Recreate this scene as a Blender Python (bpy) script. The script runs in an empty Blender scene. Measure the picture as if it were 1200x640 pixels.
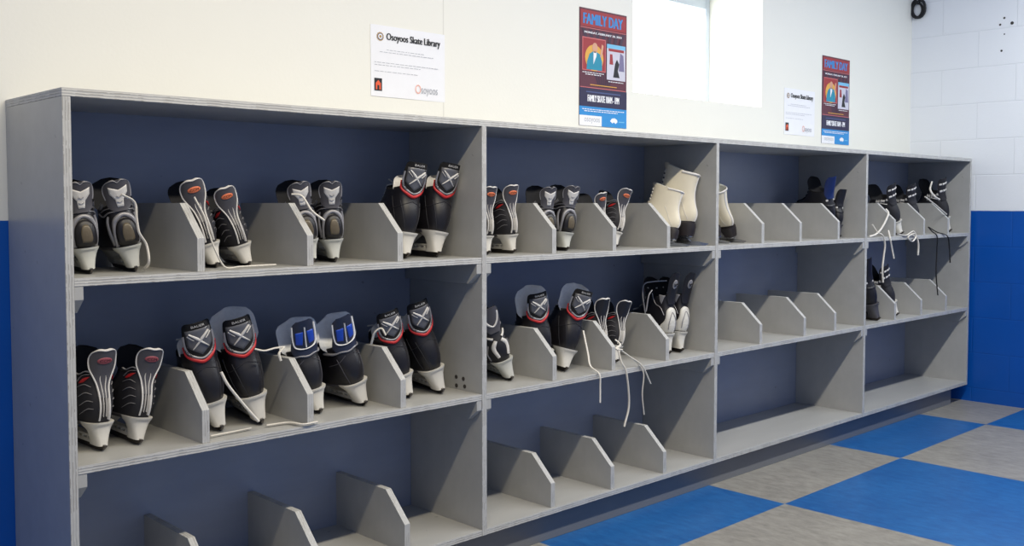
import bpy, math, random
from mathutils import Vector, Matrix, Euler
random.seed(7)
scene = bpy.context.scene
COL = scene.collection

# ------------------------------------------------------------------ helpers
def lin(c):
    c /= 255.0
    return c/12.92 if c <= .04045 else ((c+.055)/1.055)**2.4
def rgb(r, g, b):
    return (lin(r), lin(g), lin(b), 1)

def link(o, parent=None):
    COL.objects.link(o)
    if parent: o.parent = parent
    return o
def tag(o, label=None, cat=None, group=None, kind=None):
    if label: o['label'] = label
    if cat: o['category'] = cat
    if group: o['group'] = group
    if kind: o['kind'] = kind
    return o
def empty(name, loc=(0, 0, 0)):
    o = bpy.data.objects.new(name, None)
    o.empty_display_size = .05
    o.location = loc
    return link(o)

class MB:
    """collects verts / faces / material slots and links them as one mesh object"""
    def __init__(s): s.v = []; s.f = []; s.m = []; s.sm = []
    def add(s, vs, fs, m=0, smooth=False):
        b = len(s.v)
        s.v += [tuple(v) for v in vs]
        for f in fs:
            s.f.append([b+i for i in f]); s.m.append(m); s.sm.append(smooth)
    def box(s, x0, y0, z0, x1, y1, z1, m=0, mats=None):
        vs = [(x, y, z) for z in (z0, z1) for y in (y0, y1) for x in (x0, x1)]
        fs = [(0, 2, 3, 1), (4, 5, 7, 6), (0, 1, 5, 4), (2, 6, 7, 3), (0, 4, 6, 2), (1, 3, 7, 5)]
        b = len(s.v); s.v += vs
        for i, f in enumerate(fs):   # bottom, top, front(-y), back, left(-x), right
            s.f.append([b+k for k in f]); s.m.append((mats or {}).get(i, m)); s.sm.append(False)
    def grid(s, rows, m=0, closed=False, smooth=True, flip=False):
        n = len(rows[0]); vs = [p for r in rows for p in r]; fs = []
        for i in range(len(rows)-1):
            for j in range(n if closed else n-1):
                k = (j+1) % n
                f = (i*n+j, i*n+k, (i+1)*n+k, (i+1)*n+j)
                fs.append(f[::-1] if flip else f)
        s.add(vs, fs, m, smooth)
    def tube(s, pts, r, m=0, n=6, cap=True, flat=1.0):
        pts = [Vector(p) for p in pts]; rows = []
        t0 = (pts[1]-pts[0]).normalized()
        up = Vector((0, 0, 1)) if abs(t0.z) < .9 else Vector((1, 0, 0))
        a = t0.cross(up).normalized()
        for i, p in enumerate(pts):
            t = (pts[min(i+1, len(pts)-1)]-pts[max(i-1, 0)])
            if t.length < 1e-9: t = t0.copy()
            t.normalize()
            a = (a-t*a.dot(t)).normalized(); b = t.cross(a)
            rr = r[i] if isinstance(r, (list, tuple)) else r
            rows.append([p+a*math.cos(2*math.pi*k/n)*rr+b*math.sin(2*math.pi*k/n)*rr*flat for k in range(n)])
        s.grid(rows, m, closed=True)
        if cap:
            s.add(rows[0], [tuple(range(n))[::-1]], m); s.add(rows[-1], [tuple(range(n))], m)
    def build(s, name, mats, parent=None, loc=None, bevel=0):
        me = bpy.data.meshes.new(name)
        me.from_pydata(s.v, [], s.f)
        for mt in (mats if isinstance(mats, (list, tuple)) else [mats]): me.materials.append(mt)
        me.polygons.foreach_set('material_index', s.m)
        me.polygons.foreach_set('use_smooth', s.sm)
        me.update()
        o = bpy.data.objects.new(name, me)
        link(o, parent)
        if loc: o.location = loc
        if bevel:
            md = o.modifiers.new('bevel', 'BEVEL'); md.width = bevel; md.segments = 2; md.limit_method = 'ANGLE'
        return o

def spline(pts, n=8):
    """Catmull-Rom through the points"""
    P = [Vector(p) for p in pts]; P = [P[0]*2-P[1]]+P+[P[-1]*2-P[-2]]; out = []
    for i in range(1, len(P)-2):
        for k in range(n):
            t = k/n
            out.append(.5*((2*P[i])+(-P[i-1]+P[i+1])*t+(2*P[i-1]-5*P[i]+4*P[i+1]-P[i+2])*t*t+(-P[i-1]+3*P[i]-3*P[i+1]+P[i+2])*t**3))
    out.append(P[-2]); return out

# ------------------------------------------------------------------ materials
class NT:
    def __init__(s, name):
        s.m = bpy.data.materials.new(name); s.m.use_nodes = True
        s.t = s.m.node_tree; s.b = s.t.nodes['Principled BSDF']
    def n(s, kind, **kw):
        nd = s.t.nodes.new(kind)
        for k, v in kw.items():
            if k.startswith('i_'): nd.inputs[k[2:].replace('_', ' ')].default_value = v
            else: setattr(nd, k, v)
        return nd
    def l(s, a, b): s.t.links.new(a, b)
    def math(s, op, a, b=None, c=None, clamp=False):
        nd = s.n('ShaderNodeMath', operation=op); nd.use_clamp = clamp
        for i, x in enumerate((a, b, c)):
            if x is None: continue
            if isinstance(x, (int, float)): nd.inputs[i].default_value = x
            else: s.l(x, nd.inputs[i])
        return nd.outputs[0]
    def mix(s, fac, a, b):
        nd = s.n('ShaderNodeMix', data_type='RGBA')
        for sock, x in ((nd.inputs[0], fac), (nd.inputs[6], a), (nd.inputs[7], b)):
            if isinstance(x, (int, float, tuple)): sock.default_value = x
            else: s.l(x, sock)
        return nd.outputs[2]
    def coord(s):
        tc = s.n('ShaderNodeTexCoord'); return tc.outputs['Object']
    def xyz(s, v):
        sp = s.n('ShaderNodeSeparateXYZ'); s.l(v, sp.inputs[0]); return sp.outputs
    def noise(s, vec, scale, detail=3, rough=.55):
        nd = s.n('ShaderNodeTexNoise'); s.l(vec, nd.inputs['Vector'])
        nd.inputs['Scale'].default_value = scale; nd.inputs['Detail'].default_value = detail; nd.inputs['Roughness'].default_value = rough
        return nd.outputs['Fac']
    def bump(s, h, strength=.2, dist=.002):
        b = s.n('ShaderNodeBump'); b.inputs['Strength'].default_value = strength; b.inputs['Distance'].default_value = dist
        s.l(h, b.inputs['Height']); s.l(b.outputs[0], s.b.inputs['Normal'])

def simple(name, col, rough=.5, metal=0, var=.06, scale=60, bump=0, spec=.5, coat=0, sheen=0):
    t = NT(name); v = t.coord(); f = t.noise(v, scale)
    c = col
    a = tuple(max(0, x*(1-var)) for x in c[:3])+(1,); b = tuple(min(1, x*(1+var)) for x in c[:3])+(1,)
    t.l(t.mix(f, a, b), t.b.inputs['Base Color'])
    t.b.inputs['Roughness'].default_value = rough; t.b.inputs['Metallic'].default_value = metal
    t.b.inputs['Specular IOR Level'].default_value = spec
    t.b.inputs['Coat Weight'].default_value = coat
    t.b.inputs['Sheen Weight'].default_value = sheen
    if bump: t.bump(f, bump, .001)
    return t.m

GREY = rgb(176, 175, 171)
def paint_grey(name, streak=(1, 1, 1), GREY=GREY):
    t = NT(name); v = t.coord()
    mp = t.n('ShaderNodeMapping'); mp.inputs['Scale'].default_value = streak; t.l(v, mp.inputs[0])
    f = t.noise(mp.outputs[0], 14, 5, .6); g = t.noise(v, 130, 2)
    c = t.mix(f, tuple(x*.86 for x in GREY[:3])+(1,), tuple(x*1.1 for x in GREY[:3])+(1,))
    # dings and scuffs
    sc = t.noise(v, 38, 1, .4)
    k = t.math('GREATER_THAN', sc, .785)
    c = t.mix(t.math('MULTIPLY', k, .45), c, rgb(95, 92, 88))
    t.l(c, t.b.inputs['Base Color'])
    t.b.inputs['Roughness'].default_value = .32
    t.bump(t.math('ADD', t.math('MULTIPLY', f, .6), t.math('MULTIPLY', g, .4)), .25, .0012)
    return t.m
def ply_edge(name, axis):
    t = NT(name); v = t.coord(); s = t.xyz(v)
    warp = t.math('MULTIPLY', t.math('SUBTRACT', t.noise(v, 30, 2), .5), .004)
    h = t.math('ADD', s[axis], warp)
    w = t.math('SINE', t.math('MULTIPLY', h, 2*math.pi/.0062))
    line = t.math('GREATER_THAN', w, .72)
    brk = t.math('GREATER_THAN', t.noise(v, 24, 3), .5)
    dark = t.math('MULTIPLY', line, brk)
    c0 = t.mix(t.noise(v, 60), tuple(x*.95 for x in GREY[:3])+(1,), tuple(min(1, x*1.3) for x in GREY[:3])+(1,))
    c = t.mix(t.math('MULTIPLY', dark, .5), c0, rgb(104, 94, 84))
    t.l(c, t.b.inputs['Base Color']); t.b.inputs['Roughness'].default_value = .55
    t.bump(w, .3, .001)
    return t.m
M_PAINT = paint_grey('grey_paint', (1, 1, 1))
M_PAINTX = paint_grey('grey_paint_long_grain', (.15, 1, 1))
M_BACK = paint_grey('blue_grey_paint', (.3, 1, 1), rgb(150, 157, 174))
M_EDGE_Z = ply_edge('plywood_edge_flat', 2)
M_EDGE_X = ply_edge('plywood_edge_upright', 0)

PAINT_Z = 1.0774
def wall_mat(name, top, blue, block=False, seam=None):
    t = NT(name); v = t.coord(); s = t.xyz(v)
    wob = t.math('MULTIPLY', t.math('SUBTRACT', t.noise(v, 9, 2), .5), .006)
    k = t.math('GREATER_THAN', t.math('ADD', s[2], wob), PAINT_Z)
    big = t.noise(v, 1.3, 3)
    ct = t.mix(big, tuple(x*.97 for x in top[:3])+(1,), top)
    cb = t.mix(t.noise(v, 5, 4), tuple(x*.88 for x in blue[:3])+(1,), tuple(x*1.1 for x in blue[:3])+(1,))
    c = t.mix(k, cb, ct)
    h = t.noise(v, 90, 3)
    if block:
        cmb = t.n('ShaderNodeCombineXYZ'); t.l(t.math('ADD', s[1], 20.005), cmb.inputs[0]); t.l(t.math('ADD', s[2], -.077), cmb.inputs[1])
        br = t.n('ShaderNodeTexBrick'); t.l(cmb.outputs[0], br.inputs['Vector'])
        br.inputs['Scale'].default_value = 1; br.inputs['Brick Width'].default_value = .4; br.inputs['Row Height'].default_value = .2
        br.inputs['Mortar Size'].default_value = .004; br.inputs['Mortar Smooth'].default_value = .6
        f = br.outputs['Fac']
        dk = t.n('ShaderNodeMix', data_type='RGBA', blend_type='MULTIPLY'); t.l(t.math('MULTIPLY', f, .13), dk.inputs[0]); t.l(c, dk.inputs[6]); dk.inputs[7].default_value = (.45, .47, .5, 1)
        c = dk.outputs[2]
        h = t.math('ADD', t.math('MULTIPLY', h, .35), t.math('MULTIPLY', t.math('SUBTRACT', 1, f), 1))
    if seam is not None:
        d = t.math('ABSOLUTE', t.math('SUBTRACT', s[0], seam))
        f = t.math('LESS_THAN', d, .0022)
        c = t.mix(t.math('MULTIPLY', f, .25), c, rgb(150, 145, 130))
    t.l(c, t.b.inputs['Base Color'])
    t.l(t.math('ADD', t.math('MULTIPLY', k, .25), .33), t.b.inputs['Roughness'])
    t.bump(h, .3, .004 if block else .001)
    return t.m
M_WALL = wall_mat('cream_wall_paint', rgb(240, 238, 227), rgb(0, 84, 176), seam=1.374)
M_BLOCK = wall_mat('block_wall_paint', rgb(240, 242, 244), rgb(4, 82, 172), block=True)

def floor_mat():
    t = NT('checker_vinyl'); v = t.coord(); s = t.xyz(v)
    S = .9587
    a = t.math('FLOOR', t.math('DIVIDE', t.math('SUBTRACT', s[0], 2.4591), S))
    b = t.math('FLOOR', t.math('DIVIDE', t.math('SUBTRACT', s[1], -.2974), S))
    par = t.math('FLOORED_MODULO', t.math('ADD', a, b), 2)
    mp = t.n('ShaderNodeMapping'); mp.inputs['Scale'].default_value = (1.6, .7, 1); mp.inputs['Rotation'].default_value = (0, 0, .5); t.l(v, mp.inputs[0])
    n = t.noise(mp.outputs[0], 22, 8, .72); n2 = t.noise(v, 3, 4)
    nn = t.math('ADD', t.math('MULTIPLY', n, .75), t.math('MULTIPLY', n2, .25))
    rp = t.n('ShaderNodeValToRGB'); t.l(nn, rp.inputs[0])
    rp.color_ramp.elements[0].position = .32; rp.color_ramp.elements[1].position = .68
    rp.color_ramp.elements[0].color = rgb(14, 72, 134); rp.color_ramp.elements[1].color = rgb(38, 106, 168)
    rg = t.n('ShaderNodeValToRGB'); t.l(nn, rg.inputs[0])
    rg.color_ramp.elements[0].position = .3; rg.color_ramp.elements[1].position = .7
    rg.color_ramp.elements[0].color = rgb(112, 109, 103); rg.color_ramp.elements[1].color = rgb(164, 160, 151)
    t.l(t.mix(par, rg.outputs[0], rp.outputs[0]), t.b.inputs['Base Color'])
    t.b.inputs['Roughness'].default_value = .38
    t.bump(n, .1, .001)
    return t.m
M_FLOOR = floor_mat()

# ------------------------------------------------------------------ setting
W, T, H = 1.22, .019, .0095
ZT = 1.3698                     # top of the unit
ZS1, ZS2, ZS3 = .9549, .5373, .1177   # walking surfaces of the three levels
D, DW = .355, .375
XR = 4.9326

m = MB(); m.box(-3.0, -4.2, -.05, XR+.2, DW+.05, 0)
o = m.build('floor', M_FLOOR); tag(o, kind='structure')
WX0, WX1, WZ0, WZ1 = 2.380, 3.340, 1.574, 2.14
m = MB(); Y1 = DW+.42
m.box(-3.0, DW, 0, WX0, Y1, 3.0); m.box(WX1, DW, 0, XR, Y1, 3.0)
m.box(WX0, DW, 0, WX1, Y1, WZ0); m.box(WX0, DW, WZ1, WX1, Y1, 3.0)
o = m.build('wall_back', M_WALL); tag(o, kind='structure')
m = MB(); m.box(XR, -4.2, 0, XR+.2, Y1, 3.0)
o = m.build('wall_right', M_BLOCK); tag(o, kind='structure')
M_HOLE = simple('drilled_hole', rgb(60, 55, 52), .8)
# window: deep reveal, white frame, glowing overcast daylight behind the pane
win = empty('window_1', ((WX0+WX1)/2, DW+.32, WZ0)); tag(win, kind='structure')
M_FRAME = simple('window_frame_white', rgb(206, 216, 228), .35)
m = MB(); fx, fz0, fz1 = (WX1-WX0)/2, 0, WZ1-WZ0; b = .032
m.box(-fx, -.02, fz0, -fx+b, .03, fz1); m.box(fx-b, -.02, fz0, fx, .03, fz1)
m.box(-fx+b, -.02, fz0, fx-b, .03, fz0+b); m.box(-fx+b, -.02, fz1-.066, fx-b, .03, fz1)
m.build('window_frame', M_FRAME, win, bevel=.003)
t = NT('daylight_pane'); t.b.inputs['Base Color'].default_value = (.8, .85, .9, 1)
t.b.inputs['Emission Color'].default_value = (.93, .97, 1, 1); t.b.inputs['Emission Strength'].default_value = 4
t.b.inputs['Roughness'].default_value = .1
m = MB(); m.box(-fx+b, .004, b, fx-b, .010, fz1-.066); m.build('window_pane', t.m, win)

# ------------------------------------------------------------------ shelving unit
unit = empty('shelving_unit', (2*W, 0, 0))
tag(unit, 'long grey painted plywood skate rack of four bays and three rows', 'shelving unit')
def part(mb, name, mats, loc, bevel=.0012):
    return mb.build(name, mats, unit, (loc[0]-2*W, loc[1], loc[2]), bevel)
ZB = ZS3-T
# upright panels (local x starts at the panel's left face so the ply lines follow the thickness)
for k in range(5):
    m = MB(); m.box(0, 0, 0, T, D if 0 < k < 4 else DW-.001, ZT-T-ZB, 0, {2: 1})
    part(m, 'end_panel' if k in (0, 4) else 'partition', [M_PAINT, M_EDGE_X], (k*W-H, 0, ZB))
m = MB(); m.box(0, 0, 0, 4*W+2*H, DW-.001, T, 0, {2: 1, 4: 1, 5: 1})
part(m, 'top_panel', [M_PAINTX, M_EDGE_Z], (-H, 0, ZT-T))
shelf_mesh = cleat_mesh = div_mesh = None
def again(o, loc):
    c = o.copy(); COL.objects.link(c); c.parent = unit
    c.location = (loc[0]-2*W, loc[1], loc[2]); return c
first = {}
def place(kind, make, loc):
    if kind in first: return again(first[kind], loc)
    first[kind] = make(loc); return first[kind]
def mk_shelf(loc):
    m = MB(); m.box(0, .001, 0, W-T, D, T, 0, {2: 1}); return part(m, 'shelf', [M_PAINTX, M_EDGE_Z], loc)
def mk_bottom(loc):
    m = MB(); m.box(0, .001, 0, W-T, D, T, 0, {2: 1}); return part(m, 'bottom_panel', [M_PAINTX, M_EDGE_Z], loc)
def mk_back(loc):
    m = MB(); m.box(0, 0, 0, W-T, .012, ZT-T-ZB); return part(m, 'back_panel', [M_BACK], loc, 0)
def mk_cleat(loc):
    # strip under the shelf end, its lower front corner cut off
    m = MB(); a = [(.002, 0), (.002, -.030), (.042, -.062), (D-.002, -.062), (D-.002, 0)]
    n = len(a); vs = [(0, y, z) for y, z in a]+[(.02, y, z) for y, z in a]
    fs = [tuple(range(n)), tuple(range(2*n-1, n-1, -1))]+[(i, i+n, (i+1) % n+n, (i+1) % n) for i in range(n)]
    m.add(vs, fs); return part(m, 'cleat', [M_PAINT], loc)
def mk_div(loc):
    a = [(.008, 0), (.008, .081), (.098, .165), (D, .165), (D, 0)]
    m = MB(); n = len(a); vs = [(0, y, z) for y, z in a]+[(T, y, z) for y, z in a]
    m.add(vs, [tuple(range(n))[::-1], tuple(range(n, 2*n))])
    m.add(vs, [(i, (i+1) % n, (i+1) % n+n, i+n) for i in range(n)], 1)
    return part(m, 'divider', [M_PAINT, M_EDGE_X], loc)
for k in range(4):
    x = k*W+H
    place('back', mk_back, (x, D, ZB))
    place('bottom', mk_bottom, (x, 0, ZB))
    for zs in (ZS1, ZS2):
        place('shelf', mk_shelf, (x, 0, zs-T))
        place('cleat', mk_cleat, (x, 0, zs-T)); place('cleat', mk_cleat, (x+W-T-.02, 0, zs-T))
DIV = {ZS1: [.300, .604, .898, 1.525, 1.827, 2.133, 2.768, 3.067, 3.401, 3.965, 4.300, 4.600],
       ZS2: [.306, .600, .906, 1.528, 1.825, 2.131, 2.762, 3.112, 3.382, 3.985, 4.283, 4.590],
       ZS3: [.307, .614, .918, 1.521, 1.822, 2.119]}
for zs, xs in DIV.items():
    for x in xs: place('div', mk_div, (x, 0, zs))
m = MB(); m.box(0, 0, 0, 4.765, .018, ZB, 0); m.box(4.765-.018, .018, 0, 4.765, DW-.04, ZB)
part(m, 'kickboard', [paint_grey('dark_kick_paint', (.2, 1, 1), rgb(112, 114, 118))], (0, .0386, 0))

# ------------------------------------------------------------------ skates
M_BLK = simple('black_boot_leather', rgb(26, 24, 28), .42, var=.25, scale=90, bump=.15)
M_BLK2 = simple('black_nylon_mesh', rgb(34, 33, 38), .7, var=.35, scale=420, bump=.3)
M_LINER = simple('black_liner_fabric', rgb(15, 14, 17), .9, var=.3, scale=200)
M_WHITE = simple('white_moulded_plastic', rgb(214, 210, 200), .35, var=.05)
M_STEEL = simple('dull_steel_runner', rgb(92, 86, 82), .35, metal=.85, var=.12, scale=40)
M_CHROME = simple('polished_steel_blade', rgb(170, 172, 176), .22, metal=1, var=.08, scale=40)
M_SILVER = simple('silver_trim', rgb(150, 148, 150), .4, metal=.3, var=.1)
M_DKGREY = simple('charcoal_plastic', rgb(74, 72, 76), .45, var=.15)
M_GRAPH = simple('graphite_plate', rgb(104, 104, 108), .38, metal=.2, var=.15)
M_PIPE = simple('pale_piping', rgb(214, 210, 204), .5, var=.06)
M_RED = simple('red_trim', rgb(190, 36, 38), .45, var=.08)
M_ORANGE = simple('orange_badge', rgb(226, 120, 78), .5, var=.05)
M_PINK = simple('dull_red_badge', rgb(150, 74, 82), .5, var=.05)
M_FELT = simple('grey_felt_tongue', rgb(236, 231, 222), .95, var=.12, scale=150, bump=.4, sheen=.3)
M_FELTB = simple('pale_felt_tongue', rgb(232, 231, 228), .95, var=.12, scale=150, bump=.4, sheen=.3)
M_BLUE = simple('royal_blue_patch', rgb(24, 70, 180), .4, var=.15, scale=300)
M_NAVY = simple('dark_navy_plastic', rgb(36, 42, 62), .4, var=.15)
M_TAN = simple('tan_painted_highlight', rgb(98, 88, 70), .35, var=.2, scale=40)  # tan colour standing in for the highlight on the dark heel
M_LACE = simple('white_cotton_lace', rgb(222, 216, 204), .85, var=.12, scale=500, bump=.4)
M_LACEB = simple('black_cotton_lace', rgb(28, 28, 32), .85, var=.2, scale=500, bump=.4)
M_IVORY = simple('ivory_leather', rgb(222, 212, 188), .5, var=.06, scale=25, bump=.1)
M_SOLE = simple('black_heel_stack', rgb(34, 28, 30), .45, var=.2)
M_EYE = simple('metal_eyelet', rgb(190, 190, 192), .25, metal=1)
M_BLUEBLK = simple('dark_blue_shell', rgb(22, 40, 92), .4, var=.2)

def smoothstep(a, b, x):
    t = max(0, min(1, (x-a)/(b-a))); return t*t*(3-2*t)
def interp(tab, z):
    if z <= tab[0][0]: return list(tab[0][1:])
    for a, b in zip(tab, tab[1:]):
        if z <= b[0]:
            k = (z-a[0])/(b[0]-a[0]); return [u+(v-u)*k for u, v in zip(a[1:], b[1:])]
    return list(tab[-1][1:])

class Boot:
    """the boot as horizontal outlines: z, back y, front y, half width, heel narrowing"""
    def __init__(s, tab, sq=.72):
        s.sq = sq
        zs = [tab[0][0]+(tab[-1][0]-tab[0][0])*i/80 for i in range(81)]
        # smoothed table
        s.tab = []
        for z in zs:
            acc = [0]*4
            for dz in (-.006, -.003, 0, .003, .006):
                v = interp(tab, z+dz); acc = [a+b/5 for a, b in zip(acc, v)]
            s.tab.append([z]+acc)
        s.cache = {}
    def ring(s, z):
        key = round(z, 4)
        if key in s.cache: return s.cache[key]
        yb, yf, w, hn = interp(s.tab, z)
        yc, a = (yb+yf)/2, (yf-yb)/2; n = 96; pts = []
        for i in range(n+1):
            th = math.pi*i/n            # heel -> toe on the +x side
            c, sn = math.cos(th), math.sin(th)
            f = (1-c)/2                 # 0 heel, 1 toe
            ww = w*(hn+(1-hn)*smoothstep(0, .75, f))
            pts.append((ww*abs(sn)**s.sq, yc-a*(abs(c)**.9)*(1 if c > 0 else -1)))
        ac = [0]
        for p, q in zip(pts, pts[1:]): ac.append(ac[-1]+math.hypot(q[0]-p[0], q[1]-p[1]))
        s.cache[key] = (pts, ac); return s.cache[key]
    def half(s, z): return s.ring(z)[1][-1]
    def P(s, d, z):
        """point at arc length d from the heel line (+x side positive)"""
        pts, ac = s.ring(z); q = abs(d); q = min(q, ac[-1]-1e-6)
        lo, hi = 0, len(ac)-1
        while hi-lo > 1:
            m = (lo+hi)//2
            if ac[m] <= q: lo = m
            else: hi = m
        k = (q-ac[lo])/max(1e-9, ac[hi]-ac[lo])
        x = pts[lo][0]+(pts[hi][0]-pts[lo][0])*k; y = pts[lo][1]+(pts[hi][1]-pts[lo][1])*k
        return Vector((x if d >= 0 else -x, y, z))
    def S(s, d, z, off=0):
        p = s.P(d, z)
        if off:
            e = .0015
            a = s.P(d+e, z)-s.P(d-e, z); b = s.P(d, z+e)-s.P(d, z-e)
            n = a.cross(b)
            if n.length > 1e-12:
                n.normalize(); p = p+n*off
        return p

def ribbon(mb, B, path, width, off=.0012, m=0, n=6):
    """a raised stroke along (d,z) points; width may taper (list)"""
    pts = spline([(a, b, 0) for a, b in path], n) if len(path) > 2 else [Vector((path[0][0]+(path[1][0]-path[0][0])*i/8, path[0][1]+(path[1][1]-path[0][1])*i/8, 0)) for i in range(9)]
    rows = []; N = len(pts)
    for i, p in enumerate(pts):
        t = pts[min(i+1, N-1)]-pts[max(i-1, 0)]; t.z = 0
        if t.length < 1e-9: continue
        t.normalize(); q = Vector((-t.y, t.x, 0))
        if isinstance(width, (list, tuple)):
            f = i/(N-1)*(len(width)-1); k = min(int(f), len(width)-2); w = width[k]+(width[k+1]-width[k])*(f-k)
        else: w = width
        row = []
        for e, o in ((-1, -.0004), (-.8, off), (0, off*1.35), (.8, off), (1, -.0004)):
            r = p+q*(e*w/2); row.append(B.S(r.x, r.y, o))
        rows.append(row)
    mb.grid(rows, m, flip=True)
def blob(mb, B, poly, off=.0015, m=0, rings=4, curve=True):
    """a filled, slightly domed shape from a closed (d,z) outline that is star-shaped about its centre"""
    pts = spline([(a, b, 0) for a, b in poly]+[(poly[0][0], poly[0][1], 0)], 5)[:-1] if curve else None
    if not curve:
        pts = []
        for a, b in zip(poly, poly[1:]+poly[:1]):
            for k in range(5): pts.append(Vector((a[0]+(b[0]-a[0])*k/5, a[1]+(b[1]-a[1])*k/5, 0)))
    c = sum(pts, Vector())/len(pts); rows = []
    rows.append([B.S(p.x, p.y, -.0005) for p in pts])
    for r in range(rings):
        k = .97*(1-r/rings); rows.append([B.S(c.x+(p.x-c.x)*k, c.y+(p.y-c.y)*k, off*(1+.15*r/rings)) for p in pts])
    ar = sum(pts[i].x*pts[(i+1) % len(pts)].y-pts[(i+1) % len(pts)].x*pts[i].y for i in range(len(pts)))
    mb.grid(rows, m, closed=True, flip=ar < 0)
    last = rows[-1]; f = tuple(range(len(last)))
    mb.add(last, [f if ar > 0 else f[::-1]], m, True)
def shell(mb, B, rows, o0, o1, m=0, nu=14, m_in=None):
    """a plate with thickness between left and right edges given as (z, dl, dr)"""
    zs = spline([(r[0], r[1], r[2]) for r in rows], 4); out, inn = [], []
    for v in zs:
        out.append([B.S(v.y+(v.z-v.y)*j/nu, v.x, o1) for j in range(nu+1)])
        inn.append([B.S(v.y+(v.z-v.y)*j/nu, v.x, o0) for j in range(nu+1)])
    mi = m if m_in is None else m_in
    mb.grid(out, m); mb.grid(inn, mi, flip=True)
    mb.grid([[i[0] for i in inn], [i[0] for i in out]], m, smooth=False)
    mb.grid([[i[-1] for i in out], [i[-1] for i in inn]], m, smooth=False)
    mb.grid([out[-1], inn[-1]], m, smooth=False); mb.grid([inn[0], out[0]], m, smooth=False)
FONTCACHE = {}
def text_tris(s, size):
    key = (s, size)
    if key in FONTCACHE: return FONTCACHE[key]
    cu = bpy.data.curves.new('txt', 'FONT'); cu.body = s; cu.size = size; cu.align_x = 'CENTER'; cu.align_y = 'CENTER'; cu.resolution_u = 3
    ob = bpy.data.objects.new('txt', cu); COL.objects.link(ob)
    bpy.context.view_layer.update()
    me = bpy.data.meshes.new_from_object(ob.evaluated_get(bpy.context.evaluated_depsgraph_get()))
    r = ([tuple(v.co) for v in me.vertices], [tuple(p.vertices) for p in me.polygons])
    bpy.data.objects.remove(ob); bpy.data.meshes.remove(me); bpy.data.curves.remove(cu)
    FONTCACHE[key] = r; return r
def text_on(mb, B, s, size, c, ang, off, m=0, sx=1):
    vs, fs = text_tris(s, size); ca, sa = math.cos(ang), math.sin(ang)
    mb.add([B.S(c[0]+v[0]*sx*ca-v[1]*sa, c[1]+v[0]*sx*sa+v[1]*ca, off) for v in vs], fs, m)

HOCKEY = [(.056, .006, .232, .031, .80), (.068, -.002, .244, .036, .84), (.086, -.008, .246, .0385, .90), (.102, -.009, .238, .0385, .95),
          (.114, -.007, .215, .0375, .97), (.126, -.003, .172, .0365, .98), (.140, .003, .146, .035, .97), (.156, .006, .130, .034, .95),
          (.172, .005, .120, .0345, .93), (.188, .000, .114, .035, .92), (.205, -.006, .110, .034, .9), (.222, -.012, .106, .032, .9), (.25, -.022, .10, .028, .9)]
BH = Boot(HOCKEY)

def boot_body(B, z0, ztop, mats, nz=26, nu=56, mat_at=None, dip=.012):
    """outer shell, rolled collar and the dark inside of a boot"""
    mb = MB(); rows = []
    def zt(i, n):            # collar drops a little at the sides
        a = abs(i/n-.5)*2     # 1 at heel, 0 at toe side
        return ztop-dip*math.sin(math.pi*a)
    n = nu; us = [i/n*2-1 for i in range(n)]
    for r in range(nz+1):
        row = []
        for u in us:
            zz = z0+(zt(0, 1)-dip*math.sin(math.pi*abs(u))-z0)*r/nz
            row.append(B.S(u*B.half(zz), zz))
        rows.append(row)
    mb.grid(rows, 0, closed=True)
    # collar roll and inner wall
    ins = [rows[-1]]
    for dz, k in ((.004, .985), (.005, .95), (.001, .88), (-.015, .84), (-.05, .80)):
        c = sum((Vector(p) for p in rows[-1]), Vector())/n
        ins.append([Vector((c.x+(p.x-c.x)*k, c.y+(p.y-c.y)*k, p.z+dz)) for p in rows[-1]])
    mb.grid(ins, 1, closed=True)
    mb.add(ins[-1], [tuple(range(n))], 1)
    mb.add(rows[0], [tuple(range(n))[::-1]], 0)
    return mb

def loft(mb, secs, m=0):
    """secs: list of closed rings of equal count"""
    n = len(secs[0]); mb.grid(secs, m, closed=True, smooth=n > 12)
    n = len(secs[0]); mb.add(secs[0], [tuple(range(n))[::-1]], m); mb.add(secs[-1], [tuple(range(n))], m)
def rect(y0, y1, w, z):
    return [(-w, y0, z), (w, y0, z), (w, y1, z), (-w, y1, z)]
def rrect(y0, y1, w0, w1, z, c=.25):
    a = [(-w0*(1-c), y0), (w0*(1-c), y0), (w0, y0+min(.006, (y1-y0)*c)), (w1, y1-min(.006, (y1-y0)*c)), (w1*(1-c), y1), (-w1*(1-c), y1), (-w1, y1-min(.006, (y1-y0)*c)), (-w0, y0+min(.006, (y1-y0)*c))]
    return [(x, y, z) for x, y in a]
def ped(y0, y1, w, z):
    n = 20; yc, a = (y0+y1)/2, (y1-y0)/2
    return [(w*math.copysign(abs(math.sin(t))**.6, math.sin(t)), yc-a*math.copysign(abs(math.cos(t))**.6, math.cos(t)), z) for t in [2*math.pi*i/n for i in range(n)]]
def holder_mesh():
    """white blade holder: two pedestals flaring to the sole, a rail between them"""
    m = MB()
    loft(m, [ped(-.004, .056, .0115, .012), ped(-.002, .052, .0130, .020), ped(.000, .050, .0160, .034), ped(.001, .056, .020, .047), ped(-.001, .075, .0245, .0555), ped(-.006, .094, .0275, .0605), ped(-.007, .096, .0285, .0645)])
    loft(m, [ped(.180, .248, .0085, .013), ped(.176, .248, .0105, .020), ped(.168, .240, .0155, .034), ped(.154, .236, .022, .048), ped(.140, .240, .029, .0585), ped(.136, .242, .031, .0645)])
    # rail with slots: a lower bar and an upper bar joined by webs
    m.box(-.0085, .050, .0135, .0085, .190, .0215); m.box(-.0085, .050, .0265, .0085, .180, .0315)
    for y in (.064, .092, .120, .148, .172): m.box(-.008, y, .020, .008, y+.007, .028)
    return m
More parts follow.
